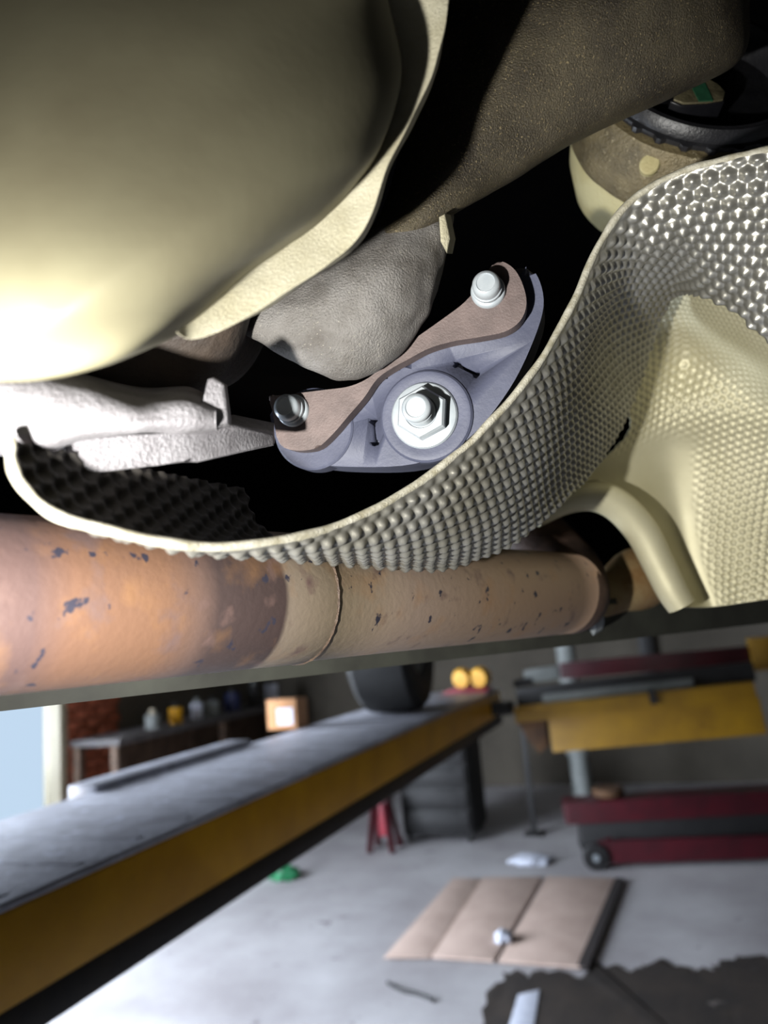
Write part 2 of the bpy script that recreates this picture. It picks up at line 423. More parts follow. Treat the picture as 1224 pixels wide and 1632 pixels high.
# yellow crossbeam of the lift on the right
b0 = AT(828, 1160, 1, 4.0); b1 = AT(1212, 1122, 1, 4.0)
beam = thing('lift_crossbeam', 'yellow steel crossbeam of the lift with brown end plate', 'vehicle lift', (b0 + b1) / 2)
up_ = np.array([0, 0, 1.0]); dv = (b1 - b0) / np.linalg.norm(b1 - b0)
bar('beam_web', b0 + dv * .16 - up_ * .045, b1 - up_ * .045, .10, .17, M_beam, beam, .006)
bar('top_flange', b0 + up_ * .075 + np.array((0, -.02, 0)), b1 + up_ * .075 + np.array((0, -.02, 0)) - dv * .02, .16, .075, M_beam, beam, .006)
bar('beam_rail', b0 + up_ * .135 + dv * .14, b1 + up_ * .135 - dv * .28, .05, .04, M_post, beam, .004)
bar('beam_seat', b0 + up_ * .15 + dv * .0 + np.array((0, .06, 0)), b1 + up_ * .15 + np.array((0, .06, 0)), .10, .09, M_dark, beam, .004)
e0 = b0 + dv * .07 + np.array((0, -.03, 0))
prism_w('end_plate', [e0 + dv * a + up_ * z + np.array((0, -.03, 0)) for a, z in ((-.07, .04), (.08, .04), (.075, -.10), (.03, -.13), (-.02, -.06))],
        [e0 + dv * a + up_ * z + np.array((0, .05, 0)) for a, z in ((-.07, .04), (.08, .04), (.075, -.10), (.03, -.13), (-.02, -.06))], M_brownr, beam, .004, 2)
bar('locking_pin', b0 + dv * .68 + up_ * .13 + np.array((0, -.11, 0)), b0 + dv * .685 + up_ * .06 + np.array((0, -.11, 0)), .03, .02, M_dark, beam, .003, up=(0, 1, 0))
pr = AT(852, 1330, 2, 0.0)
pl_ = thing('floor_prop', 'thin dark prop standing on the floor below the crossbeam end', 'prop', pr)
bar('prop_tube', pr + up_ * .01, pr + up_ * .95, .035, .035, M_dark, pl_, .006, up=(0, 1, 0))
box('prop_foot', pr + np.array((-.07, -.07, 0)), pr + np.array((.07, .07, .015)), M_dark, pl_)

# red jacking bar above the crossbeam with a pale end fitting
j0 = AT(893, 1069, 1, 4.25); j1 = AT(1195, 1043, 1, 4.25)
jb = thing('jacking_bar', 'long red jacking bar above the yellow crossbeam', 'jack', (j0 + j1) / 2)
bar('bar_tube', j0, j1, .08, .085, M_red, jb, .012)
jd = (j1 - j0) / np.linalg.norm(j1 - j0)
bar('end_fitting', j0 - jd * .20 - up_ * .015, j0 + jd * .0 - up_ * .005, .085, .07, M_post, jb, .015)
bar('end_block', j1, j1 + jd * .14, .14, .16, M_beam, jb, .01)
bar('slide_rail', j0 - jd * .26 - up_ * .05, j0 - jd * .15 - up_ * .04, .10, .04, M_dark, jb, .01)

# pale post and conduit at the back wall
p0 = AT(922, 1290, 2, 0.0); yb = 6.2
pq = AT(925, 1230, 1, yb)
po = thing('steel_post', 'pale grey steel post below the yellow crossbeam', 'post', (pq[0], yb, 0))
lathe('post_tube', [(.001, 0), (.09, 0), (.09, .02), (.075, .03), (.075, 1.9), (.001, 1.9)], (pq[0], yb, 0), (0, 0, 1), M_post, po, n=20)
lathe('post_collar', [(.085, .5), (.095, .51), (.095, .56), (.085, .57)], (pq[0], yb, 0), (0, 0, 1), M_post, po, n=20)
pc = AT(1030, 1030, 1, YB - .06)
cd = thing('wall_conduit', 'dark vertical conduit on the back wall above the red bar', 'conduit', (pc[0], YB - .04, 0))
box('conduit_pipe', (pc[0] - .07, YB - .09, .4), (pc[0] + .07, YB, 2.6), M_dark, cd, bev=.02)
for z in (.8, 1.7): box('conduit_clip', (pc[0] - .10, YB - .10, z), (pc[0] + .10, YB, z + .05), M_post, cd)

# red trolley jack lying on the floor on the right
t0 = AT(905, 1388, 2, 0.0); t1 = AT(1290, 1376, 2, 0.0)
td = (t1 - t0) / np.linalg.norm(t1 - t0); tn = np.array([-td[1], td[0], 0])
tj = thing('trolley_jack', 'dark red trolley jack with two long rails on the floor', 'jack', (t0 + t1) / 2)
for s in (0, 1):
    bar('side_rail', t0 + td * .20 + tn * (.02 + s * .30) + up_ * .10, t1 + tn * (.02 + s * .30) + up_ * .10, .05, .13, M_red, tj, .01)
bar('lift_arm', t0 + td * .02 + tn * .17 + up_ * .32, t1 + tn * .17 + up_ * .34, .20, .13, M_red, tj, .02)
bar('jack_frame', t0 + td * .1 + tn * .17 + up_ * .20, t1 + tn * .17 + up_ * .20, .16, .14, M_dark, tj, .02)
lathe('saddle', [(.001, .40), (.09, .40), (.10, .42), (.10, .45), (.06, .455), (.001, .44)], t0 + td * .32 + tn * .17, (0, 0, 1), M_brownr, tj, n=24)
for s in (0, 1):
    lathe('wheel', [(.001, -.03), (.07, -.03), (.08, -.02), (.08, .02), (.07, .03), (.001, .03)], t0 + td * .18 + tn * (.0 + s * .34) + up_ * .08, tn, M_dark, tj, n=24)
    bar('wheel_fork', t0 + td * .18 + tn * (.0 + s * .34) + up_ * .10, t0 + td * .30 + tn * (.02 + s * .30) + up_ * .15, .02, .08, M_red, tj, .004)
    lathe('axle_bolt', [(.001, -.05), (.02, -.05), (.02, -.03)], t0 + td * .18 + tn * (.0 + s * .34) + up_ * .08, tn, M_zinc, tj, n=12)

# red axle stand and dark cabinet under the runway
r0 = AT(614, 1354, 2, 0.0)
st = thing('axle_stand', 'red steel axle stand on the floor beyond the runway', 'axle stand', r0)
for dx in (-.09, .09):
    for dy in (-.09, .09):
        bar('leg', r0 + np.array((dx, dy, 0)), r0 + np.array((dx * .45, dy * .45, .34)), .035, .035, M_red, st, .004)
bar('column', r0 + up_ * .10, r0 + up_ * .52, .07, .07, M_maroon, st, .006, up=(0, 1, 0))
box('top_plate', r0 + np.array((-.07, -.06, .33)), r0 + np.array((.07, .06, .36)), M_red, st)
box('saddle', r0 + np.array((-.06, -.04, .50)), r0 + np.array((.06, .04, .55)), M_red, st)
k0 = AT(700, 1345, 2, 0.0)
cb = thing('tool_cabinet', 'black tool cabinet with drawers standing beside the red axle stand', 'cabinet', k0 + np.array((0, .3, 0)))
box('cabinet_body', k0 + np.array((-.28, .02, .05)), k0 + np.array((.26, .5, .74)), M_dark, cb, bev=.01)
for i in range(4):
    d_ = box('drawer', k0 + np.array((-.26, 0, .10 + i * .155)), k0 + np.array((.24, .03, .235 + i * .155)), M_dark, cb, bev=.006)
    box('drawer_handle', k0 + np.array((-.18, -.014, .205 + i * .155)), k0 + np.array((.16, .002, .22 + i * .155)), M_dark, d_, bev=.004)
for dx in (-.24, .22):
    for dy in (.06, .44):
        lathe('castor', [(.001, -.012), (.026, -.012), (.026, .012), (.001, .012)], k0 + np.array((dx, dy, .026)), (1, 0, 0), M_tyre, cb, n=16)

# folded cardboard sheet on the floor: three panels with creases
cbp = [AT(x, y, 2, 0.0) for x, y in ((688, 1531), (790, 1538), (925, 1548), (985, 1405), (868, 1402), (770, 1404))]
cs = thing('cardboard_sheet', 'flattened cardboard sheet with two creases lying on the floor', 'cardboard', np.mean(cbp, 0))
zt = np.array([0, 0, .012])
def lerp(a, b, t): return a + (b - a) * t
edgeb = [cbp[0], lerp(cbp[1], cbp[0], .02), lerp(cbp[1], cbp[2], .02), cbp[2]]
quads = [(cbp[0], lerp(cbp[0], cbp[1], .97), lerp(cbp[5], cbp[4], .97), cbp[5]),
         (lerp(cbp[1], cbp[2], .03), cbp[2], cbp[3], lerp(cbp[4], cbp[3], .03))]
for qd in quads:
    lo_ = [p + np.array((0, 0, .0085)) for p in qd]
    prism_w('panel', [p + zt for p in lo_], lo_, M_card, cs, .002, 2)
q0 = AT(612, 1531, 2, 0.); q5 = AT(722, 1404, 2, 0.)
lo_ = [p + np.array((0, 0, .0085)) for p in (q0, lerp(q0, cbp[0], .96), lerp(q5, cbp[5], .96), q5)]
prism_w('panel', [p + zt * .7 for p in lo_], lo_, M_card, cs, .002, 2)
M_edge = mat('dark_board_edge', srgb(44, 36, 34), srgb(30, 26, 26), 20, 0.9)
bar('raised_edge', cbp[2] + (.012, 0, .012), cbp[3] + (.012, 0, .012), .05, .02, M_edge, cs, .004)

def crumple(name, c, r, h, material, label, cat, seed):
    bm = bmesh.new(); bmesh.ops.create_icosphere(bm, subdivisions=3, radius=1)
    for v in bm.verts:
        n = noise.noise(v.co * 1.7 + Vector((seed, 0, 0))); n2 = noise.noise(v.co * 4 + Vector((seed, 3, 0)))
        v.co = v.co * (1 + .35 * n + .2 * n2)
        v.co = Vector((v.co.x * r[0], v.co.y * r[1], max(v.co.z, -.6) * h)) + Vector(c.tolist()) + Vector((0, 0, .6 * h))
    return tag(obj_bm(name, bm, material, None, True, 25), label, cat)
crumple('crumpled_paper', AT(803, 1500, 2, .0215) + (0, 0, .0), (.045, .05), .03, M_paper, 'small white crumpled paper on the cardboard sheet', 'paper', 1.3)
crumple('white_rag', AT(845, 1375, 2, 0.) , (.13, .10), .03, M_paper, 'white rag on the floor beside the trolley jack', 'rag', 4.1)
M_teal = mat('green_plastic', srgb(30, 120, 74), srgb(22, 92, 58), 10, 0.5)
crumple('green_cloth', AT(452, 1400, 2, 0.), (.11, .08), .05, M_teal, 'green cloth on the floor below the runway edge', 'cloth', 7.7)
ca = [AT(x, y, 2, 0.008) for x, y in ((618, 1566), (640, 1578), (665, 1584), (690, 1594))]
tag(tube('loose_cable', ca, .009, M_dark, None, 8, 30), 'short dark cable lying on the concrete floor', 'cable')

# dark oily mat at the bottom right, paper strip on it
ol = [(770, 1640), (800, 1560), (850, 1552), (930, 1556), (948, 1540), (1000, 1548), (1040, 1535), (1110, 1545), (1160, 1530), (1260, 1540), (1330, 1620), (1330, 1760), (760, 1760)]
ol = cr(np.array(ol, float), 90, closed=True); ol = ol + rng.normal(0, 5, ol.shape)
mp = [AT(x, y, 2, 0.0) for x, y in ol]
tag(prism_w('oily_mat', [p + (0, 0, .007) for p in mp], [p + (0, 0, .0005) for p in mp], M_mat, None, .002, 2), 'dark oil-soaked mat with ragged edge on the floor', 'mat')
pp = [AT(x, y, 2, .008) for x, y in ((826, 1586), (860, 1578), (850, 1640), (808, 1646))]
tag(prism_w('paper_strip', [p + (0, 0, .003) for p in pp], [p + (0, 0, .0005) for p in pp], M_paper, None, .001, 2), 'white paper strip on the dark oily mat', 'paper')

# bench along the left wall with things on it
BX, BZ = -3.72, 0.98
bench = thing('workbench', 'long dark workbench along the left wall with cluttered grey top', 'workbench', (BX - .2, 5.9, 0))
box('bench_top', (XL + .02, 4.46, BZ - .05), (BX, 7.4, BZ), M_benchtop, bench, bev=.006)
for y in (4.5, 5.9, 7.3):
    for x in (XL + .08, BX - .06): box('leg', (x - .03, y - .03, 0), (x + .03, y + .03, BZ - .05), M_wood, bench)
box('lower_shelf', (XL + .04, 4.5, .3), (BX - .03, 7.35, .33), M_wood, bench)
box('back_panel', (XL + .02, 5.05, .33), (XL + .05, 7.35, BZ - .05), M_wood, bench)
def tin(y, r, h, m1, m2, label, cat='tin', x=BX - .14):
    t = thing(cat.replace(' ', '_'), label, cat, (x, y, BZ))
    lathe('can_body', [(.001, .001), (r, .001), (r, h), (r * .8, h + .01), (.001, h + .01)], (x, y, BZ), (0, 0, 1), m1, t, n=20)
    lathe('cap', [(.001, h + .01), (r * .45, h + .01), (r * .45, h + .05), (.001, h + .05)], (x, y, BZ), (0, 0, 1), m2, t, n=16)
M_blue = mat('dark_blue_plastic', srgb(36, 44, 84), srgb(26, 32, 66), 10, 0.5)
tin(5.02, .06, .10, M_post, M_white, 'pale squat tin on the near part of the workbench')
tin(5.32, .055, .12, M_yellow, M_dark, 'yellow tin standing on the workbench')
tin(5.62, .05, .13, M_paper, M_post, 'white bottle on the workbench beside the yellow tin', 'bottle')
tin(5.86, .06, .12, M_post, M_dark, 'grey tin in the middle of the workbench')
tin(6.2, .07, .16, M_blue, M_dark, 'dark blue canister on the far part of the workbench', 'canister')
tin(6.6, .06, .20, M_dark, M_post, 'black bottle on the far part of the workbench', 'bottle')
tin(6.95, .07, .18, M_paper, M_dark, 'white canister at the far end of the workbench', 'canister')

# ================================================================== THE CAR'S UNDERSIDE
# floor pan closing the space above
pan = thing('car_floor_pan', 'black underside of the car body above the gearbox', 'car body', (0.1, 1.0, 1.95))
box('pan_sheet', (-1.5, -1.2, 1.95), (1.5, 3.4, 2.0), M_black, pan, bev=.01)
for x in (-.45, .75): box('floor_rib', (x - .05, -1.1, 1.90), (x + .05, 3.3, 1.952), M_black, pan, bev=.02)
box('sill', (-1.28, -1.2, 1.46), (-1.18, 2.6, 1.98), M_black, pan, bev=.03)  # unseen side piece added to block door daylight from the underside
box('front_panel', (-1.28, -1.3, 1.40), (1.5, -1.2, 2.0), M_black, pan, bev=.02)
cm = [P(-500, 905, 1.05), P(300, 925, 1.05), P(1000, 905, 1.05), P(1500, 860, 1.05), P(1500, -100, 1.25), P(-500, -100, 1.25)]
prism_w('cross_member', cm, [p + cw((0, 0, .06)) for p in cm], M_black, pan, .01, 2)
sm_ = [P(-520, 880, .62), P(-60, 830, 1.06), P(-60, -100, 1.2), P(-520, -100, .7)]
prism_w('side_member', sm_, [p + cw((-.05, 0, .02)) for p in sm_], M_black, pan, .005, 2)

# grey-green sill rail running behind the exhaust pipe
rail0, rail1 = P(-120, 1088, .375), P(1420, 948, 1.0)
rail = thing('sill_rail', 'grey-green sill rail running along below the exhaust pipe', 'rail', (rail0 + rail1) / 2)
nrm_up = cw((-.12, -.99, .1))
bar('rail_body', rail0, rail1, .012, .036, M_railm, rail, .003, up=nrm_up)
bar('rail_lip', lerp(rail0, rail1, .0) + nrm_up * .017, lerp(rail0, rail1, 1.) + nrm_up * .017, .022, .005, M_railm, rail, .002, up=nrm_up)

# ------------------------------------------------------------------ exhaust pipe
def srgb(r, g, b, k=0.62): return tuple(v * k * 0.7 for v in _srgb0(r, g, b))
M_pipe = bpy.data.materials.new('banded_rusty_steel'); M_pipe.use_nodes = True
def build_pipe_mat(M):
    nt = M.node_tree; N = nt.nodes; L = nt.links; b = N['Principled BSDF']
    b.inputs['Roughness'].default_value = .55; b.inputs['Metallic'].default_value = .25
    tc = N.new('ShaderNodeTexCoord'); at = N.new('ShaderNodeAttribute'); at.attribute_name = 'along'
    nz = N.new('ShaderNodeTexNoise'); nz.inputs['Scale'].default_value = 26; nz.inputs['Detail'].default_value = 5
    L.new(tc.outputs['Object'], nz.inputs['Vector'])
    add = N.new('ShaderNodeMath'); add.operation = 'MULTIPLY_ADD'; add.inputs[1].default_value = .014; L.new(nz.outputs[0], add.inputs[0]); L.new(at.outputs['Fac'], add.inputs[2])
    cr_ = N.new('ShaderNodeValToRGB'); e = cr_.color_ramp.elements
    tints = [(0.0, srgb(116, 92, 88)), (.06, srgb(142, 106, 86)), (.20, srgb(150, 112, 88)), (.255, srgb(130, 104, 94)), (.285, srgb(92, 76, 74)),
             (.388, srgb(84, 68, 66)), (.394, srgb(160, 144, 128)), (.49, srgb(190, 170, 142)), (.60, srgb(192, 168, 150)), (.75, srgb(190, 160, 132)), (.93, srgb(180, 150, 128))]  # darker brown band between the orange and the tan stretch
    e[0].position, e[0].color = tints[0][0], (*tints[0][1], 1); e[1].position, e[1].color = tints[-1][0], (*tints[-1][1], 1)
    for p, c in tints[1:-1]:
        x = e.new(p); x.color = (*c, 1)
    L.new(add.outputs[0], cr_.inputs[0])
    def noise_mask(scale, lo, hi, det=5):
        n = N.new('ShaderNodeTexNoise'); n.inputs['Scale'].default_value = scale; n.inputs['Detail'].default_value = det
        L.new(tc.outputs['Object'], n.inputs['Vector'])
        r = N.new('ShaderNodeMapRange'); r.inputs[1].default_value = lo; r.inputs[2].default_value = hi; L.new(n.outputs[0], r.inputs[0]); return r.outputs[0]
    def mix(f, a, c):
        x = N.new('ShaderNodeMix'); x.data_type = 'RGBA'; L.new(f, x.inputs[0]); L.new(a, x.inputs[6]); x.inputs[7].default_value = (*c, 1); return x.outputs[2]
    c = mix(noise_mask(45, .55, 1.1), cr_.outputs[0], srgb(198, 146, 92))
    c = mix(noise_mask(60, .60, .75), c, srgb(134, 108, 102))
    c = mix(noise_mask(100, .645, .675), c, srgb(66, 64, 80))
    L.new(c, b.inputs['Base Color'])
    bn = N.new('ShaderNodeBump'); bn.inputs['Distance'].default_value = .00022
    n2 = N.new('ShaderNodeTexNoise'); n2.inputs['Scale'].default_value = 260; n2.inputs['Detail'].default_value = 4
    L.new(tc.outputs['Object'], n2.inputs['Vector']); L.new(n2.outputs[0], bn.inputs['Height']); L.new(bn.outputs[0], b.inputs['Normal'])
build_pipe_mat(M_pipe)

PK = 1.12                                           # pipe of about 67 mm
def pipe_pt(px):                                   # axis of the pipe: straight, receding to the right
    t = px / 900.0; inv = 4.03 + (1.85 - 4.03) * t
    return P(px, 962 - 17 * t, PK / inv)
exh = thing('exhaust_pipe', 'rusty exhaust pipe with a dark brown band below the embossed heat shield', 'exhaust pipe', pipe_pt(450))
ax = [pipe_pt(x) for x in (-320, -150, 0, 150, 300, 400, 465, 470, 560, 700, 800, 870, 905)]
pxs = [-320, -150, 0, 150, 300, 400, 465, 470, 560, 700, 800, 870, 905]
rr = [PK * k for k in [.0302] * 6 + [.0304, .0296] + [.0294] * 5]
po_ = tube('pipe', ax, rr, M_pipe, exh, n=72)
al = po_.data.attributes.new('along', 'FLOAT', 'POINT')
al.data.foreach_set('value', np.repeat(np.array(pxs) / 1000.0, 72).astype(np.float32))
M_weld = mat('dark_weld_bead', srgb(128, 104, 84), srgb(80, 66, 58), 120, 0.6, 0.3, 0.001, 400)
sd = pipe_pt(480) - pipe_pt(455); sd /= np.linalg.norm(sd)
lathe('weld_bead', [(PK * a_, b_) for a_, b_ in ((.0290, -.0014), (.0303, -.0011), (.0309, 0), (.0303, .0011), (.0290, .0014))], pipe_pt(467), sd, M_weld, exh, n=72, mod=lambda t, r, h: 1 + .006 * math.sin(t * 41))
bx_ = [pipe_pt(895), pipe_pt(908), P(902, 915, .66), P(866, 872, .70), P(800, 800, .74)]
M_pipe2 = mat('dark_brown_pipe', srgb(120, 92, 78), srgb(70, 54, 46), 40, 0.6, 0.2, 0.0008, 260)  # bend in a darker brown than the straight pipe
tube('bent_section', bx_, [PK * k for k in (.0288, .0286, .0284, .0284, .0284)], M_pipe2, exh, n=40, samples=30)
# second exhaust part further back: flared end seen through the dark gap
M_flare = mat('tan_flared_steel', srgb(214, 186, 136), srgb(176, 128, 76), 40, 0.5, 0.2, 0.0006, 260)
fl0 = P(992, 938, .70); fax = cw((.75, -.3, .55))
flr = thing('exhaust_flange', 'pale tan flared exhaust joint in the dark gap beside the pipe end', 'exhaust joint', fl0)
lathe('flare', [(.012, -.055), (.016, -.05), (.020, -.02), (.026, .0), (.030, .02), (.030, .03), (.024, .034), (.001, .034)], fl0, fax, M_flare, flr, n=40)
lathe('joint_ring', [(.014, -.075), (.022, -.072), (.022, -.06), (.014, -.055)], fl0, fax, M_zinc, flr, n=32)

# ------------------------------------------------------------------ gearbox housing
gb = thing('gearbox_housing', 'large rounded olive-grey alloy gearbox housing filling the upper left', 'gearbox', P(250, 150, .3))
out = [(590, -150), (618, 0), (640, 115), (610, 222), (566, 284), (506, 346), (447, 388), (384, 430), (325, 476), (262, 524), (190, 572), (100, 602), (0, 612),
       (-160, 600), (-360, 520), (-480, 250), (-450, -150), (-250, -420), (100, -520), (420, -420)]
dep = [.29, .284, .280, .276, .272, .267, .260, .250, .237, .222, .212, .208, .208, .21, .23, .26, .30, .33, .34, .33]
bulge('housing_dome', [(x, y, d) for (x, y), d in zip(out, dep)], (90, 500), .186, .21, .12, M_case, gb, n=160, rings=60, power=1.7, cone=.48, shrink=.82,
      amp=.0009, sc=18, backdir=(0, -.25, 1))
fo = [(716, -150), (714, 0), (694, 105), (660, 180), (618, 262), (592, 340), (552, 398), (482, 448), (380, 512), (308, 540), (268, 524), (180, 480), (60, 400), (-60, 200), (40, -100), (300, -300), (560, -320)]
fd = [.288, .287, .285, .283, .281, .279, .276, .271, .263, .255, .250, .26, .24, .24, .24, .25, .26]
bulge('bell_flange', [(x, y, d) for (x, y), d in zip(fo, fd)], (330, 150), .335, .27, .018, M_flange, gb, n=180, rings=30, power=3.5, cone=1.0, shrink=.985,
      amp=.0007, sc=60, backdir=(.1, -.3, 1))
# dark rear part of the gearbox inside the tunnel
ro = [(690, -150), (660, 60), (600, 220), (520, 360), (430, 440), (380, 560), (300, 640), (160, 660), (20, 640), (-150, 560), (-200, 100), (200, -250)]
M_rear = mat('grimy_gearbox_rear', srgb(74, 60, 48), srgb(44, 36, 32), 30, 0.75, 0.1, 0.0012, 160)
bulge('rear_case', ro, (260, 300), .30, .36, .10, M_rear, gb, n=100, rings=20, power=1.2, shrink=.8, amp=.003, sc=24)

# ------------------------------------------------------------------ dark cast arm and its boss
arm = thing('cast_suspension_arm', 'dark brown rough-cast arm crossing from upper right to the grey boss', 'casting', P(760, 250, .36))
secs = [
    [(540, 425, .372), (560, 405, .362), (580, 402, .362), (600, 408, .368), (590, 415, .385), (560, 425, .39)],
    [(610, 330, .375), (640, 335, .352), (672, 350, .346), (704, 352, .360), (690, 350, .395), (640, 340, .40)],
    [(650, 180, .375), (700, 195, .345), (757, 230, .334), (806, 290, .356), (780, 290, .41), (700, 240, .42)],
    [(690, 20, .375), (760, 40, .345), (850, 110, .330), (925, 212, .356), (890, 215, .42), (780, 110, .43)],
    [(760, -120, .375), (850, -80, .345), (975, 10, .328), (1070, 140, .360), (1040, 140, .42), (900, 0, .43)],
    [(860, -220, .38), (960, -190, .35), (1090, -90, .335), (1180, 82, .372), (1150, 60, .42), (1000, -80, .43)],
    [(980, -300, .385), (1050, -280, .36), (1140, -200, .352), (1195, -20, .38), (1170, -40, .42), (1080, -160, .43)],
]
secs = [[(x, y, d + k) for x, y, d in sec] for sec, k in zip(secs, (0, .008, .03, .035, .035, .035, .035))]
loft('arm_body', secs, M_arm, arm, nu=110, nv=90, amp=.0007, sc=60)
bo = [(384, 518, .362), (425, 552, .365), (490, 588, .368), (542, 607, .37), (596, 594, .372), (646, 556, .374), (688, 490, .376), (712, 405, .378), (722, 335, .38),
      (690, 300, .385), (620, 340, .38), (550, 400, .372), (460, 455, .366)]
bulge('boss', bo, (575, 470), .343, .37, .09, M_boss, arm, n=150, rings=40, power=1.1, shrink=.9, amp=.0009, sc=110, backdir=(-.05, -.3, 1))
fin = [(699, 346, .352), (709, 340, .352), (717, 380, .354), (712, 404, .354), (702, 385, .352)]
prism_w('casting_fin', [P(*p) for p in fin], [P(x, y, d) + cw((.004, -.004, .012)) for x, y, d in fin], M_flange, arm, .0006, 2)

# ------------------------------------------------------------------ pale cast lug arm on the left
lug = thing('cast_lug_arm', 'pale rough-cast alloy lug with squared end beside the rubber mount', 'casting', P(220, 690, .29))
s2 = [
    [(-160, 700, .245), (-160, 625, .232), (-160, 560, .245), (-160, 560, .31), (-160, 690, .31)],
    [(-20, 722, .250), (-20, 655, .236), (-20, 585, .250), (-20, 580, .32), (-20, 700, .32)],
    [(60, 722, .254), (60, 665, .242), (60, 592, .256), (60, 590, .325), (60, 705, .325)],
    [(140, 700, .260), (140, 668, .250), (140, 610, .264), (140, 605, .33), (140, 690, .33)],
    [(230, 690, .270), (230, 665, .260), (230, 636, .274), (230, 620, .335), (230, 690, .335)],
    [(300, 690, .280), (300, 658, .270), (300, 630, .284), (300, 620, .34), (300, 690, .34)],
    [(345, 684, .288), (345, 662, .280), (345, 645, .292), (345, 640, .34), (345, 680, .34)],
]
loft('lug_body', s2, M_lug, lug, nu=110, nv=80, amp=.0006, sc=90)
def pblock(name, front, back, material, parent, bev, seg=2):
    return prism_w(name, [P(*p) for p in front], [P(*p) for p in back], material, parent, bev, seg)
pblock('squared_end', [(98, 700, .262), (104, 741, .258), (136, 757, .266), (250, 742, .274), (298, 734, .279), (314, 739, .290), (438, 711, .345), (436, 690, .346), (366, 676, .306), (300, 690, .280), (200, 694, .27)],
       [(120, 690, .305), (124, 730, .302), (155, 745, .304), (262, 732, .312), (306, 724, .316), (322, 728, .324), (438, 704, .362), (436, 672, .362), (370, 660, .34), (310, 680, .318), (215, 684, .31)], M_lug, lug, .0016)
pblock('tab', [(306, 690, .276), (322, 640, .278), (331, 604, .282), (340, 601, .283), (358, 612, .285), (366, 678, .288)],
       [(312, 690, .315), (328, 642, .316), (337, 606, .318), (346, 603, .32), (362, 614, .32), (370, 676, .325)], M_lug, lug, .0014)

# ------------------------------------------------------------------ rubber mount with bracket, studs and flange nut
MO = P(650, 650, .388)
Mn_c = np.array([-.24, -.05, -1.0]); Mn_c /= np.linalg.norm(Mn_c); Mn = cw(Mn_c)
def on(px, py, h):                                 # pixel -> plane of the mount, h metres proud of it
    r = cw(((px - 612) / F, (py - 816) / F, 1.0))
    return CAM + r * ((MO + Mn * h - CAM) @ Mn / (r @ Mn))
mount = thing('rubber_mount', 'blue-grey rubber mount with brown steel bracket and zinc flange nut', 'rubber mount', MO)
def plate(name, pts, h1, h0, material, parent, bev, n=None, seg=3):
    pts = np.array(pts, float)
    if n: pts = cr(pts, n, closed=True)
    f = [on(x, y, h1) for x, y in pts]
    return prism_w(name, f, [p - Mn * (h1 - h0) for p in f], material, parent, bev, seg)
rb = [(434, 640), (436, 690), (452, 720), (492, 738), (560, 744), (650, 741), (716, 720), (766, 680), (815, 615), (848, 548), (866, 490), (860, 448), (842, 426), (812, 428),
      (770, 470), (705, 540), (650, 575), (628, 600), (585, 612), (545, 640), (490, 640)]
body = plate('rubber_body', rb, 0.0, -.030, M_rubber, mount, .005, 90, 4)
cut = []
def slot(cx, cy, ang, L):
    a = math.radians(ang); ca, sa = math.cos(a), math.sin(a)
    loc = [(-L, -7), (-L + 5, -8), (-L + 9, -4), (-4, -3), (L - 9, -4), (L - 5, -8), (L, -7), (L + 2, 0), (L, 7), (L - 5, 8), (L - 9, 4), (4, 4), (-L + 9, 4), (-L + 5, 8), (-L, 7), (-L - 2, 0)]
    pts = [(cx + x * ca - y * sa, cy + x * sa + y * ca) for x, y in loc]
    f = [on(x, y, .006) for x, y in pts]
    return prism_w('cutter', f, [p - Mn * .018 for p in f], None, None)
for a in ((741, 583, 27, 22), (591, 685, 86, 22)):
    c_ = slot(*a); cut.append(c_)
    md = body.modifiers.new('slot', 'BOOLEAN'); md.operation = 'DIFFERENCE'; md.solver = 'EXACT'; md.object = c_
bpy.context.view_layer.update()
dg = bpy.context.evaluated_depsgraph_get()
nm = bpy.data.meshes.new_from_object(body.evaluated_get(dg))
body.modifiers.clear(); body.data = nm; nm.name = 'rubber_body'
for c_ in cut: bpy.data.objects.remove(c_)
# raised collar of rubber round the nut, and round each ear
def disc(name, px, py, prof, material, parent, h=0.0, n=48, ang=30, mod=None):
    return lathe(name, prof, on(px, py, h), Mn, material, parent, n=n, smooth_angle=ang, mod=mod)
k_ = .388 / F
disc('rubber_collar', 680, 664, [(.001, -.004), (.0245, -.004), (.0243, .0012), (.0232, .0024), (.0215, .0028), (.0195, .0024), (.001, .0022)], M_rubber, mount)
disc('ear_sleeve', 500, 684, [(.001, -.012), (.0225, -.012), (.0223, .0006), (.0213, .0014), (.02, .0012), (.001, .0008)], M_rubber, mount)
# brown bracket: one plate with two ears
br = [(428, 631), (445, 630), (480, 626), (520, 621), (556, 616), (586, 603), (612, 582), (630, 568), (645, 551), (672, 532), (703, 510), (740, 482), (765, 452), (780, 428), (792, 417), (806, 419),
      (822, 432), (834, 456), (839, 484), (830, 510), (806, 528), (766, 537), (722, 544), (682, 556), (650, 573), (626, 586), (601, 604), (580, 634), (556, 662), (532, 690), (508, 712), (484, 718), (460, 716), (444, 706), (438, 680), (434, 655)]
plate('bracket', br, .0105, .0015, M_steel, mount, .0024, 140, 3)
